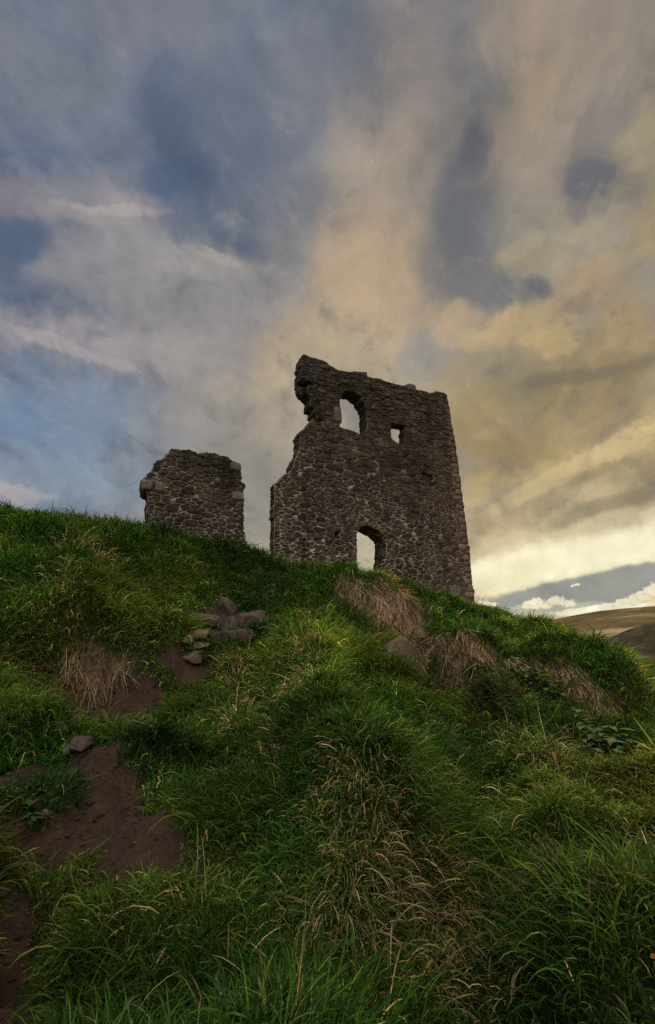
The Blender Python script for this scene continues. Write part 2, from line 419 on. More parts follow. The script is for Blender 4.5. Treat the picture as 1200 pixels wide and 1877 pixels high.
o = blades('dry_grass', P[d], Lb[d], Wb[d], baz[d], e0[d], bend[d], col[d], M_DRY); tag(o, 'straw coloured dry grass mixed through the green turf', 'dry grass', kind='stuff')

# hanging thatch on the banks
NT = 24000
r = (a0 + RS.rand(NT * 8) * (b0 - a0)) ** 2; az = RS.uniform(-R(37), R(46), NT * 8)
tx, ty = r * np.sin(az), r * np.cos(az)
mk = emask(tx, ty, THATCH, .35) > RS.uniform(.2, .8, NT * 8)
tx, ty, r = tx[mk][:NT], ty[mk][:NT], r[mk][:NT]; n = len(tx)
gx, gy = grad(tx, ty); dn = np.arctan2(-gy, -gx)
swirl = (fbm(tx, ty, .5, 3, 77.0) - .5) * 2.6
tz = H(tx, ty) + .01
sel = fbm(tx, ty, .25, 3, 5.0)[:, None]
tc = (np.array([.10, .064, .04]) + (np.array([.56, .40, .235]) - np.array([.10, .064, .04])) * np.clip(sel * 2.2 - .65 + RS.normal(0, .18, (n, 1)), 0, 1))
o = blades('hanging_dead_grass', np.stack([tx, ty, tz], -1), RS.uniform(.2, .6, n), RS.uniform(.7, 1.3, n) * (.0028 + .0010 * r), dn + swirl + RS.normal(0, .6, n),
           np.arctan(-np.hypot(gx, gy)) + RS.uniform(R(0), R(30), n), RS.uniform(R(-10), R(60), n), tc, M_DRY)
tag(o, 'matted brown dead grass hanging over the eroded banks of the slope', 'dead grass', kind='stuff')

# loose grit and clods on the trodden earth
import bmesh as _bm
_b = _bm.new(); _bm.ops.create_icosphere(_b, subdivisions=1, radius=1); ICO_V = np.array([v.co[:] for v in _b.verts]); ICO_F = np.array([[v.index for v in f.verts] for f in _b.faces]); _b.free()
rg = (a0 + RS.rand(90000) * (4.0 - a0)) ** 2; ag = RS.uniform(-R(46), R(5), 90000); gx_, gy_ = rg * np.sin(ag), rg * np.cos(ag)
mk = emask(gx_, gy_, DIRT, .3) > .35; gx_, gy_, rg = gx_[mk][:1300], gy_[mk][:1300], rg[mk][:1300]; n = len(gx_)
dgm = emask(gx_, gy_, DIRT, .3)
sz = (.004 + .010 * RS.rand(n) ** 3) * np.clip(rg / 2.5, .8, 2.4)
gz_ = H(gx_, gy_) - dgm * (.05 * np.clip(rg / 4, .5, 1) + .07 * (fbm(gx_, gy_, .22, 4, 12.0) - .5))
vv = ICO_V[None] * RS.uniform(.6, 1.3, (n, len(ICO_V), 1)) * sz[:, None, None] * np.array([1.2, 1, .7]) + np.stack([gx_, gy_, gz_], -1)[:, None]
ff = (ICO_F[None] + (np.arange(n) * len(ICO_V))[:, None, None]).reshape(-1)
kc = np.repeat(np.array([.055, .036, .025]) * RS.uniform(.4, 1.7, (n, 1)), len(ICO_V), 0)
o = link('gravel', mesh_np('gravel', vv.reshape(-1, 3), ff, np.arange(0, len(ff), 3), kc, False), None, M_ROCK); tag(o, 'loose grit and clods scattered over the bare earth path', 'gravel', kind='stuff')

# ------------------------------------------------------------------ masonry
AZW = R(66)
TAN = np.array([math.sin(AZW), math.cos(AZW), 0.0]); INN = np.array([-math.cos(AZW), math.sin(AZW), 0.0])
PL0 = at(505, 1000, 17.0)
def wall_uv(px, py):
    d = ray(px, py); t = ((PL0 - CP) @ INN) / (d @ INN); h = CP + d * t
    return ((h - PL0) @ TAN, h[2])
def wpt(u, w, d): return tuple(PL0[:2] + u * TAN[:2] + d * INN[:2]) + (w,)
def zt(zx, zy): return wall_uv(470 + zx / 2.857, 630 + zy / 2.857)
def zs(zx, zy): return wall_uv(230 + zx / 4.8, 800 + zy / 4.8)
def inside(p, poly):
    x, y = p; c = False; j = len(poly) - 1
    for i in range(len(poly)):
        xi, yi = poly[i]; xj, yj = poly[j]
        if (yi > y) != (yj > y) and x < (xj - xi) * (y - yi) / (yj - yi) + xi: c = not c
        j = i
    return c
def area(P): return sum(P[i - 1][0] * P[i][1] - P[i][0] * P[i - 1][1] for i in range(len(P))) / 2

def stone3(mb, pts, nrm, p, gap, col, rnd):
    pts = [Vector(q) for q in pts]; c = sum(pts, Vector()) / len(pts)
    # corner cut
    q2 = []
    for i in range(len(pts)):
        a, b = pts[i], pts[(i + 1) % len(pts)]
        e1 = rnd.uniform(.03, .12); q2 += [a.lerp(b, e1), a.lerp(b, 1 - e1)]
    nrm = Vector(nrm); k = len(q2); V = []
    tilt = Vector((rnd.gauss(0, .07), rnd.gauss(0, .07), rnd.gauss(0, .07)))
    def ringat(g, sc, h):
        for q in q2:
            d = q - c; l = d.length or 1e-6
            e = c + d * max(.15, (1 - g / l)) * sc
            hh = h + (e - c).dot(tilt) * (1 if h > 0 else 0)
            V.append(e + nrm * (hh + (rnd.gauss(0, .006) if h > 0 else 0)))
    ringat(gap * .7, 1, -.05); ringat(gap, 1, p * .55); ringat(gap * 1.3, .94, p); ringat(gap, .5, p * 1.05)
    V.append(c + nrm * p * 1.05)
    Fc = []
    for rg in range(3):
        for i in range(k):
            j = (i + 1) % k; Fc.append((rg * k + i, rg * k + j, (rg + 1) * k + j, (rg + 1) * k + i))
    for i in range(k): Fc.append((3 * k + i, 3 * k + (i + 1) % k, 4 * k))
    mb.add(V, Fc, col)

def masonry(outline, holes, niches, Tf, spacing, stonecol, mortarcol, prot, gapf, seed):
    """Rubble wall: returns {'wall': MB, hole name: MB}. Cells of a power diagram; every cell is one stone bedded in mortar."""
    rnd = random.Random(seed); SY = 2.3
    loops = [('out', outline)] + list(holes.items())
    S = []  # (u, w, weight, hole-side name or None)
    for nm, P in loops:
        if area(P) < 0: P = P[::-1]
        sgn = 1 if nm == 'out' else -1
        for i in range(len(P)):
            a, b = P[i], P[(i + 1) % len(P)]
            L = math.hypot(b[0] - a[0], b[1] - a[1])
            if L < 1e-6: continue
            nx, nz = -(b[1] - a[1]) / L, (b[0] - a[0]) / L
            k = max(1, int(L / (.24 if abs(nz) > .7 else .17) + .5))
            for j in range(k):
                f = (j + .5 + rnd.uniform(-.2, .2)) / k; dd = rnd.uniform(.07, .12); sh = rnd.gauss(0, .018 if nm == 'out' else .022)
                x, y = a[0] + (b[0] - a[0]) * f + nx * sh, a[1] + (b[1] - a[1]) * f + nz * sh
                S.append([x + nx * dd * sgn, y + nz * dd * sgn, .012]); S.append([x - nx * dd * sgn, y - nz * dd * sgn, .012])
    us = [p[0] for p in outline]; ws = [p[1] for p in outline]
    u0_, u1_, w0_, w1_ = min(us) - .5, max(us) + .5, min(ws) - .5, max(ws) + .5
    cell = {}
    def near(x, y, rr):
        X, Y = x, y * SY; ci, cj = int(X // .4), int(Y // .4)
        for i in range(ci - 2, ci + 3):
            for j in range(cj - 2, cj + 3):
                for (a, b, r2) in cell.get((i, j), ()):
                    if (a - X) ** 2 + (b - Y) ** 2 < (.5 * (rr + r2)) ** 2: return True
        return False
    def put(x, y, rr): cell.setdefault((int(x // .4), int(y * SY // .4)), []).append((x, y * SY, rr))
    for s in S: put(s[0], s[1], .2)
    tries = int((u1_ - u0_) * (w1_ - w0_) * 420)
    for k in range(tries):
        x, y = rnd.uniform(u0_, u1_), rnd.uniform(w0_, w1_)
        rr = spacing(x, y) * (rnd.uniform(1.3, 2.3) if k < tries * .05 else rnd.uniform(.75, 1.1) if k < tries * .5 else rnd.uniform(.5, .8))
        if not near(x, y, rr): put(x, y, rr); S.append([x, y, (.42 * rr) ** 2])
    kd = kdtree.KDTree(len(S))
    for i, s in enumerate(S): kd.insert((s[0], s[1] * SY, 0), i)
    kd.balance()
    side = []
    for s in S:
        q = (s[0], s[1])
        if not inside(q, outline): side.append('out')
        else:
            h = [nm for nm, P in holes.items() if inside(q, P)]
            side.append(h[0] if h else None)
    loopd = dict(loops)
    def snap(p, P):
        bq, bd_ = p, 1e9
        for i in range(len(P)):
            a, b = P[i], P[(i + 1) % len(P)]; ex, ez = b[0] - a[0], b[1] - a[1]; l2 = ex * ex + ez * ez
            if l2 < 1e-9: continue
            tt = min(1, max(0, ((p[0] - a[0]) * ex + (p[1] - a[1]) * ez) / l2)); q = (a[0] + ex * tt, a[1] + ez * tt); d_ = math.hypot(q[0] - p[0], q[1] - p[1])
            if d_ < bd_: bq, bd_ = q, d_
        return bq, bd_
    out = {'wall': MB()}
    for nm in holes: out[nm] = MB()
    mb = out['wall']
    def edge_w(u, w, d): return wpt(u, w, d)
    for i, s in enumerate(S):
        if side[i] is not None: continue
        X, Y = s[0], s[1] * SY
        poly = [(X - .9, Y - .9, -1), (X + .9, Y - .9, -1), (X + .9, Y + .9, -1), (X - .9, Y + .9, -1)]
        for (cc, j, dist) in kd.find_n((X, Y, 0), 30):
            if j == i or dist < 1e-5: continue
            dx, dy = cc[0] - X, cc[1] - Y; D2 = dx * dx + dy * dy
            k = (D2 + s[2] - S[j][2]) / 2
            res = []; m = len(poly)
            for a in range(m):
                p, q = poly[a], poly[(a + 1) % m]
                dp = (p[0] - X) * dx + (p[1] - Y) * dy - k; dq = (q[0] - X) * dx + (q[1] - Y) * dy - k
                if dp <= 0: res.append(p)
                if (dp <= 0) != (dq <= 0):
                    t = dp / (dp - dq)
                    res.append((p[0] + (q[0] - p[0]) * t, p[1] + (q[1] - p[1]) * t, j if dp <= 0 else p[2]))
            poly = res
            if len(poly) < 3: break
        if len(poly) < 3: continue
        # each entry's third value names the neighbour across the edge that STARTS there
        P2 = [(p[0], p[1] / SY) for p in poly]; nb_ = [p[2] for p in poly]
        for a in range(len(P2)):   # faces that look out of the wall keep to its worn line
            e = [j for j in (nb_[a], nb_[a - 1]) if j >= 0 and side[j] is not None]
            if e:
                q_, dq = snap(P2[a], loopd[side[e[0]]])
                if dq < .2:
                    jx = (n2(q_[0], q_[1], .2, 2.0) - .5) * .19; P2[a] = (q_[0] + jx, q_[1] + jx * .6)
        c = (sum(p[0] for p in P2) / len(P2), sum(p[1] for p in P2) / len(P2))
        d0 = 0.0; T = Tf(c[0], c[1])
        for (NP, dep) in niches:
            if inside(c, NP): d0 = dep
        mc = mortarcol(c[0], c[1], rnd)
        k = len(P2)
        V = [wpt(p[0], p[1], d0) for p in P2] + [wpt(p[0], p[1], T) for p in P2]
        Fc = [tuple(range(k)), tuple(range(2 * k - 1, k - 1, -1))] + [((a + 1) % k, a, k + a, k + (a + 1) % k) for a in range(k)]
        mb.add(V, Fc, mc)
        sc = stonecol(c[0], c[1], rnd)
        sz = math.sqrt(abs(area(P2)))
        pp = prot(c[0], c[1], rnd) * min(1.3, sz / .2)
        stone3(mb, [wpt(p[0], p[1], d0) for p in P2], -INN, pp, gapf(c[0], c[1]) * min(1, sz / .16), sc, rnd)
        if rnd.random() < .5 or True:   # the far face too
            stone3(mb, [wpt(p[0], p[1], T) for p in P2][::-1], INN, pp * .8, gapf(c[0], c[1]) * min(1, sz / .16), sc, rnd)
        for a in range(k):
            j = nb_[a]
            if j < 0 or side[j] is None: continue
            p, q = P2[a], P2[(a + 1) % k]; L = math.hypot(q[0] - p[0], q[1] - p[1])
            if L < .03: continue
            nx, nz = (q[1] - p[1]) / L, -(q[0] - p[0]) / L
            nv = np.array([nx * TAN[0], nx * TAN[1], nz])
            dst = mb if side[j] == 'out' else out[side[j]]
            d = d0
            while d < T - .02:
                e = d + rnd.uniform(.16, .42)
                if e > T - .12: e = T
                h = rnd.uniform(.004, .03) if side[j] == 'out' else rnd.uniform(.002, .018)
                stone3(dst, [wpt(p[0], p[1], d), wpt(p[0], p[1], e), wpt(q[0], q[1], e), wpt(q[0], q[1], d)], nv, h, min(.012, L * .1), stonecol(c[0], c[1], rnd), rnd)
                d = e
    return out

def lerp3(a, b, t): return tuple(a[i] + (b[i] - a[i]) * t for i in range(3))
def n2(u, w, s, o): return float(fbm(np.array([u]), np.array([w]), s, 3, o)[0])
BAS = [(.125, .108, .090), (.150, .128, .104), (.100, .088, .077), (.170, .140, .112), (.135, .105, .088), (.115, .105, .092), (.185, .155, .125)]
def stonecol_t(u, w, rnd):
    c = rnd.choice(BAS); k = rnd.uniform(.24, .56) * (.55 + .9 * n2(u, w, 1.3, 5.0))
    warm = min(1, max(0, (u - 4.0) / 4))
    c = lerp3(c, (.20, .140, .110), .5 * warm)
    return (c[0] * k * .92, c[1] * k * .82, c[2] * k * .70)
ZB = wall_uv(600, 1040)[1]
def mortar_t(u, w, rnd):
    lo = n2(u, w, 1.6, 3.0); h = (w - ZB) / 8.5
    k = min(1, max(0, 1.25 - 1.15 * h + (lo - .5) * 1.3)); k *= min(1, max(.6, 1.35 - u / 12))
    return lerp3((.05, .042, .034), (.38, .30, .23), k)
def prot_t(u, w, rnd):
    h = min(1, max(0, (w - ZB) / 8.5)); return rnd.uniform(.004, .016) + h * h * rnd.uniform(0, .045)
rowA = [zt(360, 490), zt(560, 500), zt(820, 560), zt(820, 760), zt(600, 720), zt(350, 640)]
def spacing_t(u, w): return .40 if inside((u, w), rowA) else .25

OUT_T = [zt(94, 1330), zt(94, 735), zt(128, 705), zt(156, 682), zt(182, 662), zt(196, 628), zt(208, 590), zt(225, 545), zt(228, 500), zt(222, 468), zt(262, 440),
         zt(290, 400), zt(305, 372), zt(300, 335), zt(278, 325), zt(290, 285), zt(262, 258), zt(232, 225), zt(228, 150), zt(240, 54),
         zt(302, 76), zt(374, 100), zt(412, 136), zt(490, 150), zt(518, 146), zt(576, 152), zt(580, 173), zt(640, 186), zt(700, 208), zt(790, 230), zt(845, 243),
         zt(915, 258), zt(940, 250), zt(985, 260), zt(1000, 276), zt(1018, 400), zt(1045, 560), zt(1075, 780), zt(1095, 930), zt(1110, 1050), zt(1138, 1330), zt(1150, 1480), zt(600, 1420)]
HOLES_T = {
 'arched_window': [zt(432, 438), zt(432, 295), zt(445, 262), zt(475, 246), zt(512, 252), zt(546, 280), zt(568, 322), zt(576, 370), zt(576, 485), zt(545, 474), zt(515, 463), zt(470, 446)],
 'small_window': [zt(703, 412), zt(775, 428), zt(776, 530), zt(740, 524), zt(710, 508), zt(704, 455)],
 'doorway': [zt(527, 1300), zt(527, 1000), zt(534, 966), zt(562, 950), zt(592, 954), zt(640, 974), zt(668, 1004), zt(676, 1050), zt(676, 1300)],
}
NICHE_T = [([zt(866, 672), zt(928, 682), zt(935, 752), zt(880, 746)], .22), ([zt(412, 973), zt(448, 978), zt(448, 1032), zt(412, 1026)], .55),
           ([zt(236, 195), zt(285, 205), zt(285, 255), zt(240, 240)], .35), ([zt(300, 378), zt(385, 390), zt(380, 412), zt(300, 402)], .25), ([zt(315, 445), zt(400, 460), zt(395, 478), zt(318, 466)], .22)]
tb = wpt(3.8, ground(*wpt(3.8, 0, .5)[:2]), .5)
tower = empty('ruined_tower', tb)
tag(tower, 'tall ruined stone tower wall with arched window and doorway on the crest', 'ruined tower')
SWC = zt(740, 470)
def thick_t(u, w):
    if abs(u - SWC[0]) < .7 and abs(w - SWC[1]) < .7: return .5
    if w > ZB + 4.6: return .74
    return .5 if u < .9 else 1.0
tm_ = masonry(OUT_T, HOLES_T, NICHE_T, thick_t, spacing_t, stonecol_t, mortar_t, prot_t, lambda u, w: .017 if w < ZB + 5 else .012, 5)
tm_['wall'].build('wall', M_STONE, tower)
tm_['arched_window'].build('arched_window', M_STONE, tower)
tm_['small_window'].build('window', M_STONE, tower)
tm_['doorway'].build('doorway', M_STONE, tower)

def block(mb, ua, ub, wa, wb, da, db, col, rnd, jit=.012, n=4):
    """a worn dressed block: subdivided box with rounded, chipped faces"""
    V = {}; Fc = []
    def key(i, j, k): return (i, j, k)
    verts = []
    def vid(i, j, k):
        if (i, j, k) not in V:
            x, y, z = i / n * 2 - 1, j / n * 2 - 1, k / n * 2 - 1
            l = (abs(x) ** 8 + abs(y) ** 8 + abs(z) ** 8) ** .125; x, y, z = x / l * .98, y / l * .98, z / l * .98
            x += rnd.gauss(0, jit / max(.05, ub - ua) * 1.2); y += rnd.gauss(0, jit / max(.05, wb - wa)); z += rnd.gauss(0, jit / max(.05, db - da))
            V[(i, j, k)] = len(verts)
            verts.append(wpt((ua + ub) / 2 + x * (ub - ua) / 2, (wa + wb) / 2 + y * (wb - wa) / 2, (da + db) / 2 + z * (db - da) / 2))
        return V[(i, j, k)]
    for i in range(n):
        for j in range(n):
            for s in (0, n):
                q = [(i, j, s), (i + 1, j, s), (i + 1, j + 1, s), (i, j + 1, s)]
                for perm in ((0, 1, 2), (2, 0, 1), (1, 2, 0)):
                    qq = [tuple(p[perm.index(a)] for a in range(3)) for p in q]
                    if s == n: Fc.append(tuple(vid(*p) for p in qq))
                    else: Fc.append(tuple(vid(*p) for p in qq[::-1]))
    mb.add(verts, Fc, col)
rq = random.Random(3)
cs = MB(); u1_, w1_ = zt(798, 233); u2_, w2_ = zt(842, 208)
block(cs, u1_, u2_, w1_ - .05, w2_, .1, .5, (.11, .10, .088), rq, .02); cs.build('cap_stone', M_ROCK, tower)
for q in [((405, 412), (444, 335), (.11, .095, .078))]:
    (ax, ay), (bx_, by_), c_ = q; jb = MB(); ua, wa = zt(ax, ay); ub, wb = zt(bx_, by_)
    block(jb, ua, ub, wa, wb, -.05, .35, c_, rq, .01); tag(jb.build('jamb_stone', M_STONE, tower), 'large squared stone on the left of the arched window')
# quoins up the right-hand corner
w = zt(1100, 1330)[1]; i = 0
right = [zt(1138, 1330), zt(1110, 1050), zt(1095, 930), zt(1075, 780), zt(1045, 560), zt(1018, 400), zt(1002, 285)]
rw = np.array([p[1] for p in right]); ru = np.array([p[0] for p in right])
wt = zt(1000, 300)[1]
while w < wt - .25:
    h = rq.uniform(.20, .34); ub = float(np.interp(w + h / 2, rw, ru)); ln = rq.uniform(.28, .42) if i % 2 else rq.uniform(.42, .62)
    qm = MB(); base = (.25, .165, .115); k = rq.uniform(.6, .95) * np.interp(w, [ZB, ZB + 8], [1.0, .7])  # orange base also paints a warm rim light on this edge, strongest low down
    block(qm, ub - ln, ub + .018, w + .004, w + h - .005, -.03, rq.uniform(.3, .5), tuple(float(v * k) for v in base), rq, .009)
    qm.build('quoin', M_STONE, tower); w += h; i += 1
# round carved stone low on the right
uc, wc = wall_uv(834, 1083); rm = MB(); V = []; Fc = []; prof = [(.25, .03), (.25, -.07), (.21, -.09), (.17, -.075), (.14, -.05), (.09, -.06), (.05, -.085), (.0, -.09)]
for (rr, dd) in prof:
    for k in range(20):
        q = k / 20 * 6.2832; V.append(wpt(uc + rr * math.cos(q), wc + rr * math.sin(q), dd + rq.gauss(0, .004)))
for a in range(len(prof) - 1):
    for k in range(20): Fc.append((a * 20 + k, a * 20 + (k + 1) % 20, (a + 1) * 20 + (k + 1) % 20, (a + 1) * 20 + k))
rm.add(V, Fc, (.21, .165, .13)); tag(rm.build('roundel', M_STONE, tower), 'round carved stone low on the wall')

OUT_S = [zs(190, 1010), zs(190, 600), zs(185, 490), zs(140, 478), zs(132, 388), zs(175, 362), zs(200, 322), zs(235, 300), zs(250, 252), zs(285, 208), zs(330, 198), zs(380, 150), zs(405, 104), zs(478, 108), zs(505, 122),
         zs(560, 112), zs(622, 152), zs(700, 146), zs(792, 152), zs(815, 182), zs(832, 168), zs(900, 182), zs(932, 217), zs(976, 222), zs(1008, 268), zs(1016, 345), zs(1018, 402), zs(1042, 404), zs(1042, 490), zs(1028, 580), zs(1040, 612), zs(1042, 700), zs(1044, 1060)]
def stonecol_s(u, w, rnd):
    c = rnd.choice(BAS); k = rnd.uniform(.22, .5) * (.55 + .9 * n2(u, w, .9, 5.0)); return (c[0] * k * .92, c[1] * k * .82, c[2] * k * .70)
ZS = zs(600, 850)[1]
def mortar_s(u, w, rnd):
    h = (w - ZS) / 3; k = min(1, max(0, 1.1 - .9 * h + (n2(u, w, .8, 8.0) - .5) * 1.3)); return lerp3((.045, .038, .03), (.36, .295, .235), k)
sb = wpt(*[zs(600, 900)[0], 0, .5]); sb = (sb[0], sb[1], ground(sb[0], sb[1]))
frag = empty('ruined_wall', sb); tag(frag, 'small freestanding fragment of ruined stone wall left of the tower', 'ruined wall', kind='thing')
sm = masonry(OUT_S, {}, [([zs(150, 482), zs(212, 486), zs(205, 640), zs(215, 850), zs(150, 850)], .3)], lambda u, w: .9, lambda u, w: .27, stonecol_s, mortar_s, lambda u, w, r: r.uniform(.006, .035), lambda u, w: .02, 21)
sm['wall'].build('wall', M_STONE, frag)
for (ax, ay), (bx_, by_), c_ in [((128, 474), (245, 384), (.15, .13, .10)), ((252, 490), (345, 400), (.13, .115, .09)), ((925, 560), (1040, 492), (.15, .125, .10)), ((915, 300), (1012, 232), (.10, .10, .07))]:
    jb = MB(); ua, wa = zs(ax, ay); ub, wb = zs(bx_, by_)
    block(jb, ua, ub, wa + .01, wb - .01, -.07, .4, c_, rq, .012); jb.build('corner_stone', M_STONE, frag)

# ------------------------------------------------------------------ rocks
def rock(name, px, py, s, rot, col, label, lift=.0, seed=1, cuts=7, group=None, fwd=0.0):
    rnd = random.Random(seed)
    import bmesh
    bm = bmesh.new(); bmesh.ops.create_icosphere(bm, subdivisions=4, radius=1)
    for v in bm.verts:
        l = (abs(v.co.x) ** 5 + abs(v.co.y) ** 5 + abs(v.co.z) ** 5) ** .2; v.co /= l * 1.05
    planes = [(Vector((rnd.gauss(0, 1), rnd.gauss(0, 1), rnd.gauss(0, 1))).normalized(), rnd.uniform(.55, .92)) for _ in range(cuts + 3)]
    off = rnd.uniform(0, 50)
    for v in bm.verts:
        for (nn, dd) in planes:
            e = v.co.dot(nn)
            if e > dd: v.co -= nn * (e - dd)
        k = fbm(np.array([v.co.x + off + v.co.z * .7]), np.array([v.co.y - v.co.z * .6]), .45, 4)[0] - .5
        v.co *= 1 + .14 * k
    rm_ = Matrix.Rotation(rot[2], 3, 'Z') @ Matrix.Rotation(rot[0], 3, 'X') @ Matrix.Rotation(rot[1], 3, 'Y')
    p = hit(px, py); hd = np.array([p[0], p[1]]); hd = hd / np.linalg.norm(hd)
    loc = Vector((p[0] - hd[0] * fwd, p[1] - hd[1] * fwd, p[2] + lift))
    V = []; 
    for v in bm.verts: V.append(tuple(rm_ @ Vector((v.co.x * s[0], v.co.y * s[1], v.co.z * s[2]))))
    fl = [[v.index for v in f.verts] for f in bm.faces]; bm.free()
    me = mesh_np(name, V, [i for f in fl for i in f], list(range(0, len(fl) * 3, 3)), np.tile(np.array(col) * .52, (len(V), 1)), False)
    o = link(name, me, None, M_ROCK); o.location = loc
    return tag(o, label, 'rock', group)
rock('boulder', 733, 1208, (.28, .24, .42), (.2, -.25, .3), (.24, .19, .12), 'rounded grey boulder half buried in the bank under hanging dead grass', -.04, 4, 3, fwd=.25)
rock('rock', 417, 1122, (.24, .18, .27), (.2, .2, .5), (.21, .155, .125), 'upright pinkish rock standing at the top of the path', .08, 8)
rock('stone', 440, 1131, (.15, .12, .05), (0, .1, .2), (.20, .185, .17), 'small flat grey stone beside the upright pinkish rock', .04, 12)
rock('rock_slab', 398, 1158, (.52, .34, .16), (.1, .42, -.3), (.20, .145, .115), 'long tilted reddish slab jutting over the path ledge', .10, 15)
rock('rock_slab', 447, 1150, (.46, .34, .22), (.1, -.2, .5), (.17, .125, .105), 'layered brown rock slab at the right end of the ledge', .08, 16)
rock('rock_slab', 372, 1146, (.38, .30, .16), (.1, .15, .2), (.16, .12, .095), 'dark brown slab at the back of the ledge', .08, 17)
rock('rock_slab', 420, 1172, (.66, .34, .26), (.1, .1, -.25), (.12, .09, .07), 'dark rock ledge underneath the tilted reddish slab', .0, 61)
rock('rock_slab', 468, 1136, (.34, .22, .12), (.1, -.1, .4), (.17, .125, .10), 'flat brown slab running into the grass at the top of the path', .0, 62)
rock('stone', 358, 1172, (.25, .18, .12), (.15, -.1, .1), (.27, .21, .13), 'ochre block on top of the little stone stack by the path', .10, 22)
rock('stone', 341, 1182, (.16, .15, .10), (.15, -.3, .9), (.26, .205, .13), 'wedge shaped ochre stone left in the little stack', .07, 23)
rock('stone', 359, 1194, (.27, .18, .10), (.05, .05, .1), (.23, .18, .115), 'flat ochre block in the middle of the little stone stack', .07, 24)
rock('stone', 352, 1213, (.17, .15, .16), (.1, .2, .4), (.22, .15, .13), 'reddish stone at the bottom of the little stack', .06, 25)
rock('rock', 138, 1326, (.17, .12, .06), (.1, .05, .2), (.34, .25, .19), 'pale flat stone at the left edge of the upper bare path', .05, 31)
rock('rock', 112, 1340, (.07, .09, .06), (.1, .3, .8), (.21, .14, .11), 'small pinkish wedge stone below the pale flat stone', .02, 32)
rock('rock', 150, 1372, (.105, .09, .055), (.2, .2, .4), (.16, .125, .11), 'dark layered rock stepping down the path', .03, 33)
rock('stone', 124, 1384, (.055, .05, .055), (.2, .2, .4), (.22, .20, .17), 'small squarish grey stone beside the dark layered rock', .03, 34)
rock('pebble', 84, 1496, (.04, .035, .025), (.2, .2, .4), (.27, .20, .17), 'small pinkish pebble at the edge of the lower muddy path', .012, 35)
rock('pebble', 129, 955, (.14, .10, .07), (.2, .2, .4), (.5, .48, .43), 'pale stone lying in grass near the left skyline', .10, 36)

# ------------------------------------------------------------------ plants
def leaf(mb, base, d, up, L, W, col):
    d = Vector(d).normalized(); s = d.cross(Vector(up)).normalized(); n_ = s.cross(d).normalized(); b = Vector(base); V = []
    prof = [(0, .05), (.2, .6), (.45, 1.0), (.7, .75), (.9, .3), (1.0, .0)]
    for t, wv in prof:
        c = b + d * L * t - n_ * L * .25 * t * t
        V += [c - s * W * wv * .5 + n_ * W * .12 * wv, c, c + s * W * wv * .5 + n_ * W * .12 * wv]
    Fc = []
    for i in range(len(prof) - 1):
        k = i * 3; Fc += [(k, k + 1, k + 4, k + 3), (k + 1, k + 2, k + 5, k + 4)]
    mb.add(V, Fc, col)
def leafy(name, path_px, nl, L, W, h, col, label, seed, cat='plant'):
    rnd = random.Random(seed); P = [Vector(hit(*p)) for p in path_px]
    root = empty(name, P[0]); tag(root, label, cat)
    lf = MB()
    for k in range(nl):
        t = (k + rnd.random()) / nl * (len(P) - 1); i = min(int(t), len(P) - 2); b = P[i].lerp(P[i + 1], t - i) + Vector((rnd.gauss(0, .05), rnd.gauss(0, .06), 0))
        b.z = ground(b.x, b.y); hh = h * rnd.uniform(.6, 1.2); tp = b + Vector((rnd.gauss(0, .06), rnd.gauss(-.05, .05), hh))
        st = MB(); tube(st, [b - Vector((0, 0, .04)), b.lerp(tp, .5) + Vector((rnd.gauss(0, .015), rnd.gauss(0, .015), 0)), tp], [.006, .005, .003], (.07, .09, .03), 5); st.build('stem', M_LEAF, root)
        for q in range(4):
            a = rnd.uniform(0, 6.28); dv = Vector((math.cos(a), math.sin(a) - .5, rnd.uniform(-.1, .5)))
            c = tuple(v * rnd.uniform(.7, 1.3) for v in col)
            leaf(lf, tp - Vector((0, 0, hh * .15 * q)), dv, (0, 0, 1), L * rnd.uniform(.7, 1.2), W * rnd.uniform(.7, 1.2), c)
    lf.build('leaves', M_LEAF, root)
    return root
leafy('bramble', [(958, 1258), (985, 1272), (1010, 1284), (1034, 1297)], 26, .14, .085, .34, (.13, .18, .055), 'trailing bramble with pale green leaves below the brown bank', 41)
leafy('leafy_weed', [(1058, 1362), (1085, 1366), (1108, 1370)], 12, .11, .075, .24, (.14, .19, .065), 'low leafy weed with pale green leaves in grass right of the bramble', 42)
leafy('leafy_weed', [(1118, 1392), (1136, 1396)], 5, .16, .08, .24, (.18, .22, .09), 'small pale leafed weed lowest on the right slope', 43)
leafy('nettle', [(458, 1180), (485, 1172), (505, 1166)], 10, .22, .10, .34, (.085, .145, .07), 'bluish green leafy nettle beside the stone ledge on the path', 44)
leafy('dock_plant', [(62, 1490), (76, 1487)], 4, .07, .035, .05, (.055, .095, .035), 'small broad leafed plant on the tuft between two muddy path patches', 45)

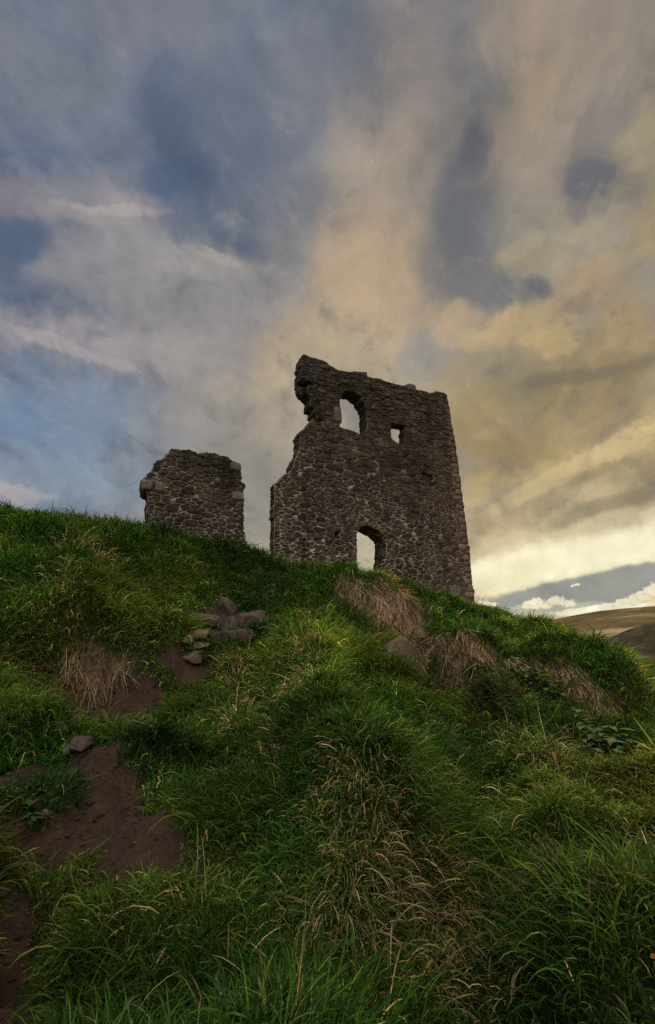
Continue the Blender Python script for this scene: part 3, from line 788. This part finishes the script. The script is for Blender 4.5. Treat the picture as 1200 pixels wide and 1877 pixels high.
def gorse(px, py, wdt, hgt, label, seed):
    rnd = random.Random(seed); b = Vector(hit(px, py)); root = empty('gorse_bush', b); tag(root, label, 'bush')
    br = MB(); fo = MB()
    for k in range(34):
        x, y = rnd.uniform(-.55, .55) * wdt, rnd.gauss(0, wdt * .22); p0 = b + Vector((x * .5, y * .5, -.05))
        p0.z = ground(p0.x, p0.y) - .05
        top = b + Vector((x * 1.5, y * 1.3, hgt * (rnd.uniform(.45, .9) if k % 5 else rnd.uniform(.9, 1.35)) * (1 - .35 * min(1, (x / wdt * 2) ** 2))))
        mid = p0.lerp(top, .5) + Vector((rnd.gauss(0, .05), rnd.gauss(0, .05), .05))
        tube(br, [p0, mid, top], [.016, .010, .005], (.07, .05, .035), 5)
        for q in range(330):
            t = 1 - abs(rnd.gauss(0, .28)); t = max(.15, t)
            c = (p0.lerp(mid, t * 2) if t < .5 else mid.lerp(top, t * 2 - 1)) + Vector((rnd.gauss(0, .055), rnd.gauss(0, .055), rnd.gauss(0, .055)))
            dv = Vector((rnd.gauss(0, 1), rnd.gauss(0, 1), rnd.gauss(.7, .8))).normalized(); s = dv.orthogonal().normalized() * .008
            L = rnd.uniform(.04, .09); kk = rnd.uniform(.6, 1.4); base = (.075, .066, .026) if rnd.random() < .5 else (.045, .062, .018)
            fo.add([c - s, c + s, c + dv * L], [(0, 1, 2)], tuple(v * kk for v in base))
    br.build('branches', M_LEAF, root); fo.build('foliage', M_LEAF, root, False)
gorse(915, 1325, .44, .46, 'dark brownish gorse bush on the slope left of the bramble', 51)

RANDL = .032
def fallen(px, py, label, col, seed):
    p = Vector(hit(px, py)); rnd = random.Random(seed); mb = MB()
    leaf(mb, (0, 0, 0), (rnd.uniform(-1, 1), rnd.uniform(-.4, .4), .1), (0, -.6, 1), RANDL, RANDL * .5, col)
    o = mb.build('fallen_leaf', M_LEAF); o.location = p + Vector((0, -.03, .07)); tag(o, label, 'leaf')
fallen(712, 1866, 'orange fallen leaf in the grass at the bottom centre', (.33, .12, .025), 1)
fallen(1190, 1797, 'orange fallen leaf in the grass at the lower right edge', (.30, .12, .025), 2)

# ------------------------------------------------------------------ far hills
def hill(name, prof, r0_, r1_, zb, mat, label, rough, seed, back=1.5):
    """ridge as a solid landform: prof = (bearing deg, crest elevation m) at the crest distance r1_"""
    az = np.radians(np.arange(prof[0][0], prof[-1][0] + .01, .25)); cr = np.interp(np.degrees(az), [p[0] for p in prof], [p[1] for p in prof])
    nr = 90; V = np.zeros((nr, len(az), 3))
    for i in range(nr):
        s = i / (nr - 1) * 2
        rr = r0_ + (r1_ - r0_) * s if s <= 1 else r1_ + (r1_ - r0_) * back * (s - 1)
        x, y = rr * np.sin(az), rr * np.cos(az)
        pr_ = (s ** 1.15 if s <= 1 else math.cos((s - 1) * math.pi / 2))
        sc = (r1_ - r0_)
        nz = (fbm(x, y, sc * .5, 5, seed) - .5) * rough * (min(1, 3 * s * (1 - .75 * s)) if s <= 1 else 1)
        V[i, :, 0] = x; V[i, :, 1] = y; V[i, :, 2] = zb + (cr - zb) * pr_ + nz
    I = np.arange(nr * len(az)).reshape(nr, len(az))
    q = np.stack([I[:-1, :-1], I[:-1, 1:], I[1:, 1:], I[1:, :-1]], -1).reshape(-1, 4)
    me = mesh_np(name, V.reshape(-1, 3), q.ravel(), np.arange(0, len(q) * 4, 4))
    return tag(link(name, me, None, mat), label, 'hill', kind='structure')
def prof_px(L, dist):
    out = []
    for px, py in L:
        d = ray(px, py); a = math.degrees(math.atan2(d[0], d[1])); out.append((a, CAMZ + dist * d[2] / math.hypot(d[0], d[1])))
    return out
M_HILL = mat_hill('bracken_hillside', (.085, .066, .027), (.155, .115, .046), (.22, .165, .07), .012, 2.0)
M_CRAG = mat_hill('dark_crag', (.022, .017, .011), (.060, .046, .028), (.15, .115, .065), .14, .8)
pf = prof_px([(920, 1145), (960, 1138), (1000, 1134), (1050, 1127), (1100, 1119), (1150, 1113), (1200, 1108), (1300, 1100)], 900)
hill('hill', [(-70, -5), (-30, 0), (10, 30)] + pf + [(55, 75), (75, 40)], 330, 900, -17, M_HILL, 'smooth brown bracken covered hill on the right horizon', 14, 3.0)
pc = prof_px([(1085, 1205), (1105, 1186), (1130, 1172), (1160, 1160), (1200, 1150), (1280, 1140)], 240)
hill('crag', [(pc[0][0] - 4, -17)] + pc + [(48, 4), (60, -10)], 150, 240, -17, M_CRAG, 'dark rocky outcrop in front of the brown hill', 14, 8.0)

# ------------------------------------------------------------------ sky
w = bpy.data.worlds.new('World'); scene.world = w; w.use_nodes = True; t = w.node_tree; t.nodes.clear()
SUN_AZ, SUN_EL = R(34), R(9.0)
def m(op, a, b=None, c=None, clamp=False):
    n = t.nodes.new('ShaderNodeMath'); n.operation = op; n.use_clamp = clamp
    for s, v in zip(n.inputs, (a, b, c)):
        if v is None: continue
        if isinstance(v, bpy.types.NodeSocket): t.links.new(v, s)
        else: s.default_value = float(v)
    return n.outputs[0]
def sm_(x, lo, hi):
    n = t.nodes.new('ShaderNodeMapRange'); n.interpolation_type = 'SMOOTHSTEP'
    t.links.new(x, n.inputs[0]); n.inputs[1].default_value = lo; n.inputs[2].default_value = hi; return n.outputs[0]
gen = t.nodes.new('ShaderNodeTexCoord').outputs['Generated']
sep = t.nodes.new('ShaderNodeSeparateXYZ'); t.links.new(gen, sep.inputs[0]); dx, dy, dz = sep.outputs
def vnoise_node(vec, scale, detail, rough, colour=False, dist=0):
    n = t.nodes.new('ShaderNodeTexNoise'); n.inputs['Scale'].default_value = scale; n.inputs['Detail'].default_value = detail; n.inputs['Roughness'].default_value = rough
    n.inputs['Distortion'].default_value = dist
    t.links.new(vec, n.inputs['Vector']); return n.outputs[1 if colour else 0]
# cloud-deck coordinates: a flat layer overhead, streaks running towards bearing 14 degrees
q = m('DIVIDE', 1.0, m('ADD', m('MAXIMUM', dz, 0.0), .30))
sa, ca = math.sin(R(14)), math.cos(R(14))
al = m('MULTIPLY', m('ADD', m('MULTIPLY', dx, sa), m('MULTIPLY', dy, ca)), q)
ac = m('MULTIPLY', m('SUBTRACT', m('MULTIPLY', dx, ca), m('MULTIPLY', dy, sa)), q)
cmb = t.nodes.new('ShaderNodeCombineXYZ'); t.links.new(m('MULTIPLY', al, .62), cmb.inputs[0]); t.links.new(ac, cmb.inputs[1]); deck = cmb.outputs[0]
nS = vnoise_node(deck, 2.6, 7, .58, dist=.3)       # streaky
nP = vnoise_node(gen, 7.0, 8, .62, dist=.4)        # puffs
nW = vnoise_node(gen, 3.4, 8, .6, True)
sw = t.nodes.new('ShaderNodeSeparateXYZ'); t.links.new(nW, sw.inputs[0])
az_ = m('ADD', m('ARCTAN2', dx, dy), m('MULTIPLY', m('SUBTRACT', sw.outputs[0], .5), .30))
lowk = sm_(dz, .02, .35)
el_ = m('ADD', m('ARCSINE', dz), m('MULTIPLY', m('MULTIPLY', m('SUBTRACT', sw.outputs[1], .5), .30), lowk))
az_p = m('ADD', m('ARCTAN2', dx, dy), m('MULTIPLY', m('SUBTRACT', sw.outputs[0], .5), .10)); el_p = m('ADD', m('ARCSINE', dz), m('MULTIPLY', m('SUBTRACT', sw.outputs[1], .5), .08))
nMix = m('MULTIPLY_ADD', m('SUBTRACT', m('ADD', m('MULTIPLY', nS, .5), m('MULTIPLY', nP, .5)), .5), 2.0, .5, True)
def azel(px, py):
    d = ray(px, py); return np.array([math.atan2(d[0], d[1]), math.asin(d[2])])
def mixn(a, b, f):
    n = t.nodes.new('ShaderNodeMix'); n.data_type = 'RGBA'
    for s, v in ((n.inputs[0], f), (n.inputs[6], a), (n.inputs[7], b)):
        if isinstance(v, bpy.types.NodeSocket): t.links.new(v, s)
        elif isinstance(v, (tuple, list)): s.default_value = (*v[:3], 1)
        else: s.default_value = v
    return n.outputs[2]
SKY_S = .1
def sk(c):
    r, g, b = c
    if b < .72 * r: g -= 4; b += 2
    return tuple(v / SKY_S for v in srgb(r, g, b))
sky = t.nodes.new('ShaderNodeTexSky'); sky.sky_type = 'NISHITA'; sky.sun_disc = False; sky.sun_elevation = SUN_EL; sky.sun_rotation = SUN_AZ; sky.altitude = 50
sunv = (math.sin(SUN_AZ) * math.cos(SUN_EL), math.cos(SUN_AZ) * math.cos(SUN_EL), math.sin(SUN_EL))
dt = t.nodes.new('ShaderNodeVectorMath'); dt.operation = 'DOT_PRODUCT'; t.links.new(gen, dt.inputs[0]); dt.inputs[1].default_value = sunv; cosS = dt.outputs['Value']
c = mixn(sk((88, 106, 135)), sk((152, 144, 128)), sm_(cosS, .25, .95))
c = mixn(c, sky.outputs[0], .12)
pale = mixn(sk((140, 140, 148)), sk((178, 162, 132)), sm_(cosS, .3, .92))
c = mixn(c, pale, m('MULTIPLY', sm_(nS, .42, .68), .65))
BL = [
 (150,60,420,170,-15,(124,126,136),.7),(160,350,300,75,8,(140,137,143),.75),(200,398,170,30,3,(160,150,150),.8),(15,330,90,70,0,(152,145,147),.7),
 (330,560,330,150,15,(150,146,146),.85),(140,640,260,50,12,(165,158,158),.85),(380,480,110,35,20,(166,161,156),.65),
 (400,330,170,130,40,(90,105,128),.55),(335,290,150,55,70,(84,99,123),.8),(470,220,150,90,0,(97,107,124),.6),(55,460,75,60,0,(90,106,134),.85),(405,445,100,35,25,(96,108,126),.7),(150,600,90,20,10,(122,133,150),.7),
 (120,775,270,90,5,(122,140,160),.9),(30,760,100,60,0,(106,127,155),.7),(150,890,320,60,0,(136,151,166),.8),(40,908,80,16,10,(172,167,166),.8),
 (430,800,180,150,0,(153,147,139),.8),
 (760,80,110,170,5,(142,135,133),.8),(735,280,95,200,8,(154,143,134),.9),(695,470,105,150,20,(167,150,130),.9),(640,590,165,100,-35,(175,157,130),.9),(575,650,130,60,-20,(174,158,132),.8),(540,770,80,110,0,(172,158,136),.6),
 (860,310,70,120,5,(94,98,109),.75),(850,460,85,120,0,(112,114,119),.8),(775,650,70,50,-45,(142,140,136),.85),
 (960,140,125,180,12,(162,146,128),.9),(1145,100,100,150,0,(150,138,124),.8),(1005,290,55,120,-25,(150,138,126),.8),(1185,330,75,160,10,(160,146,117),.9),
 (1075,335,65,50,-15,(100,102,108),.65),(1100,230,35,80,20,(116,113,114),.6),(960,450,75,26,-35,(152,142,122),.8),(945,525,70,36,50,(106,110,114),.75),
 (830,595,55,55,-50,(170,154,128),.9),(965,610,105,62,-10,(178,162,117),1),(1070,520,80,55,-35,(166,151,117),.85),(1150,600,80,90,-30,(160,146,112),.85),
 (1060,695,200,50,-15,(128,120,102),.85),(870,700,70,50,-20,(142,140,128),.75),
 (900,830,120,75,-20,(162,147,98),.9),(1030,790,290,170,-10,(160,143,94),.7),(1060,850,260,34,-27,(190,174,124),.6),(930,905,130,28,-15,(188,170,112),.7),
 (1060,925,210,50,-20,(136,127,99),.9),(950,985,100,34,-18,(142,132,100),.8),(700,1000,140,120,0,(188,178,148),.7),
 (1090,1010,320,110,-10,(214,198,150),.55),
 (1030,1015,260,54,-13,(222,208,168),.8),(905,1062,70,30,-18,(224,212,172),.7),
]
SH = [ (1060,1022,300,40,-12,(250,241,206),1),(930,1055,90,26,-18,(240,230,188),.9), # crisper shapes low in the sky
 (1100,1078,280,32,-11,(147,151,145),.95),(1000,1128,230,22,-3,(190,188,166),.7),
 (1120,1116,120,9,-4,(252,242,212),.7),(1130,1112,60,7,-4,(255,252,232),.9)]
def blob(c, b, a_, e_, noise_s, k, lo, hi):
    px, py, rx, ry, rot, colr, stg = b
    c0 = azel(px, py); J = np.stack([(azel(px + 5, py) - azel(px - 5, py)) / 10, (azel(px, py + 5) - azel(px, py - 5)) / 10], 1)
    Ji = np.linalg.inv(J); cr, sr = math.cos(R(rot)), math.sin(R(rot))
    Mx = np.array([[cr / rx, sr / rx], [-sr / ry, cr / ry]]) @ Ji; o = -Mx @ c0
    u = m('MULTIPLY_ADD', a_, Mx[0, 0], m('MULTIPLY_ADD', e_, Mx[0, 1], o[0])); v = m('MULTIPLY_ADD', a_, Mx[1, 0], m('MULTIPLY_ADD', e_, Mx[1, 1], o[1]))
    r2 = m('MULTIPLY_ADD', u, u, m('MULTIPLY', v, v))
    g = m('SUBTRACT', m('MULTIPLY_ADD', noise_s, k, 1 - k * .5), r2)
    return mixn(c, sk(colr), m('MULTIPLY', sm_(g, lo, hi), stg))
for b in BL: c = blob(c, b, az_, el_, nMix, 2.6, -.85, 1.15)
PUFF = [(830,572,42,26,-40,(176,158,126),.8),(868,622,30,30,30,(172,156,126),.7),(965,592,80,42,-15,(182,164,122),.9),(1012,635,60,34,0,(184,166,116),.8),(1085,500,48,28,-20,(172,156,122),.8),(1060,545,46,30,0,(170,154,120),.8),
 (950,455,46,14,-30,(162,150,126),.7),(1132,410,16,18,0,(160,148,126),.7),(1182,425,40,60,0,(168,154,118),.7),(1155,600,55,42,0,(170,154,112),.8),(935,662,50,18,-10,(160,148,116),.7),(900,765,64,26,-10,(164,150,108),.45),
 (1010,882,120,20,-31,(206,190,138),.7),(1125,815,115,24,-27,(210,192,136),.7),(1192,945,36,18,-20,(222,212,172),.8),(925,1000,44,9,-20,(206,194,146),.7),(985,522,32,22,40,(102,106,110),.75),(1082,332,52,36,-20,(94,98,106),.7),
 (872,268,38,62,5,(90,95,109),.7),(850,430,50,60,0,(104,108,114),.6),(338,320,46,75,70,(82,97,124),.7),(50,450,60,44,0,(88,105,134),.7),(410,430,70,20,30,(92,105,124),.6),(228,390,95,11,4,(172,162,160),.7),(388,470,52,13,22,(174,168,162),.65),
 (110,640,100,15,22,(174,166,164),.7),(215,672,66,13,15,(172,165,164),.65),(690,520,60,80,10,(184,164,130),.6),(720,300,40,110,8,(166,152,136),.5),(960,180,50,90,20,(170,152,130),.5),(1100,935,120,18,-20,(126,118,94),.6),(1060,690,150,18,-12,(118,112,98),.6)]
nE = m('MULTIPLY_ADD', m('SUBTRACT', m('MULTIPLY_ADD', vnoise_node(gen, 13.0, 9, .68, dist=.5), .6, m('MULTIPLY', nS, .4)), .5), 1.6, .5)
for b in PUFF: c = blob(c, b, az_p, el_p, nE, 3.0, -.4, .75)
# fine cloud relief: puffs and thin gaps
nQ = vnoise_node(deck, 7.5, 9, .66, dist=.9)
nR = vnoise_node(gen, 15.0, 8, .64, dist=.6)
nQR = m('MULTIPLY_ADD', nQ, .55, m('MULTIPLY', nR, .45))
c = mixn(c, mixn(sk((92, 104, 124)), sk((112, 110, 104)), sm_(cosS, .3, .9)), m('MULTIPLY', sm_(nQR, .50, .34), .5))
c = mixn(c, mixn(sk((168, 162, 166)), sk((206, 186, 142)), sm_(cosS, .35, .92)), m('MULTIPLY', sm_(nQR, .50, .78), .5))
raz = m('ADD', m('ARCTAN2', dx, dy), m('MULTIPLY', m('SUBTRACT', nP, .5), .025)); nH = vnoise_node(gen, 42.0, 7, .6, dist=.3)
rel = m('ADD', m('ARCSINE', dz), m('MULTIPLY', m('SUBTRACT', vnoise_node(gen, 22.0, 6, .6), .5), .018))
CUM = [(966,1111,15,7),(985,1105,16,10),(1004,1110,14,7),(1022,1101,15,11),(1041,1106,14,8),(880,1106,16,6),(900,1108,13,5),(1118,1111,22,8),(1143,1105,20,10),(1164,1096,20,12),(1184,1089,18,12),(1203,1082,20,13),(1055,1073,9,3)]
nC = m('MULTIPLY_ADD', m('SUBTRACT', vnoise_node(gen, 85.0, 6, .65, dist=.8), .5), 2.2, .5)
for b, k in zip(SH, (1.6, 1.6, .25, .5, .8, .5)): c = blob(c, b, raz, rel, nH if k != 1.6 else nE, k, -.15 if k != 1.6 else -.5, .35 if k != 1.6 else .8)
craz = m('ADD', m('ARCTAN2', dx, dy), m('MULTIPLY', m('SUBTRACT', nC, .5), .006)); crel = m('ADD', m('ARCSINE', dz), m('MULTIPLY', m('SUBTRACT', nH, .5), .02))
for (px, py, rx, ry) in CUM:
    c = blob(c, (px, py + ry * .35, rx * 1.25, ry * .8, -8, (196, 186, 156), .55), craz, crel, nC, 1.5, -.4, .8)
    c = blob(c, (px, py, rx, ry, -8, (246, 236, 204), .85), craz, crel, nC, 1.7, -.2, .55)
back = sm_(m('ADD', m('MULTIPLY', dy, -.6), m('MULTIPLY', dz, .8)), .48, .95)       # unseen bright patch added behind and above the viewer to light tower and slope
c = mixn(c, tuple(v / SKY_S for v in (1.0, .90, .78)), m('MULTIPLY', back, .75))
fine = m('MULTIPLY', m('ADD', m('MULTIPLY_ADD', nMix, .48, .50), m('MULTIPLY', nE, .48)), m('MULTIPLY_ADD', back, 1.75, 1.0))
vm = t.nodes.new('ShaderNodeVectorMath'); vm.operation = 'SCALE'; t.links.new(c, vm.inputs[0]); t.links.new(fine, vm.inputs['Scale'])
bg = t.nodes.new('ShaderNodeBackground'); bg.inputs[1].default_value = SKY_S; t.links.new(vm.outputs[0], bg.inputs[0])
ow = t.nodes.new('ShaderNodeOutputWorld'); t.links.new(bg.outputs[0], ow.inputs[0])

sl_ = bpy.data.lights.new('sun', 'SUN'); sl_.energy = 5.0; sl_.angle = R(.6); sl_.color = (1.0, .78, .50)
so = bpy.data.objects.new('sun', sl_); COL.objects.link(so)
so.rotation_euler = Vector(sunv).to_track_quat('Z', 'Y').to_euler()

scene.view_settings.view_transform = 'Standard'; scene.view_settings.look = 'None'; scene.view_settings.exposure = 0; scene.view_settings.gamma = 1
scene.cycles.use_denoising = False
scene.cycles.max_bounces = 5; scene.cycles.diffuse_bounces = 3; scene.cycles.transparent_max_bounces = 4
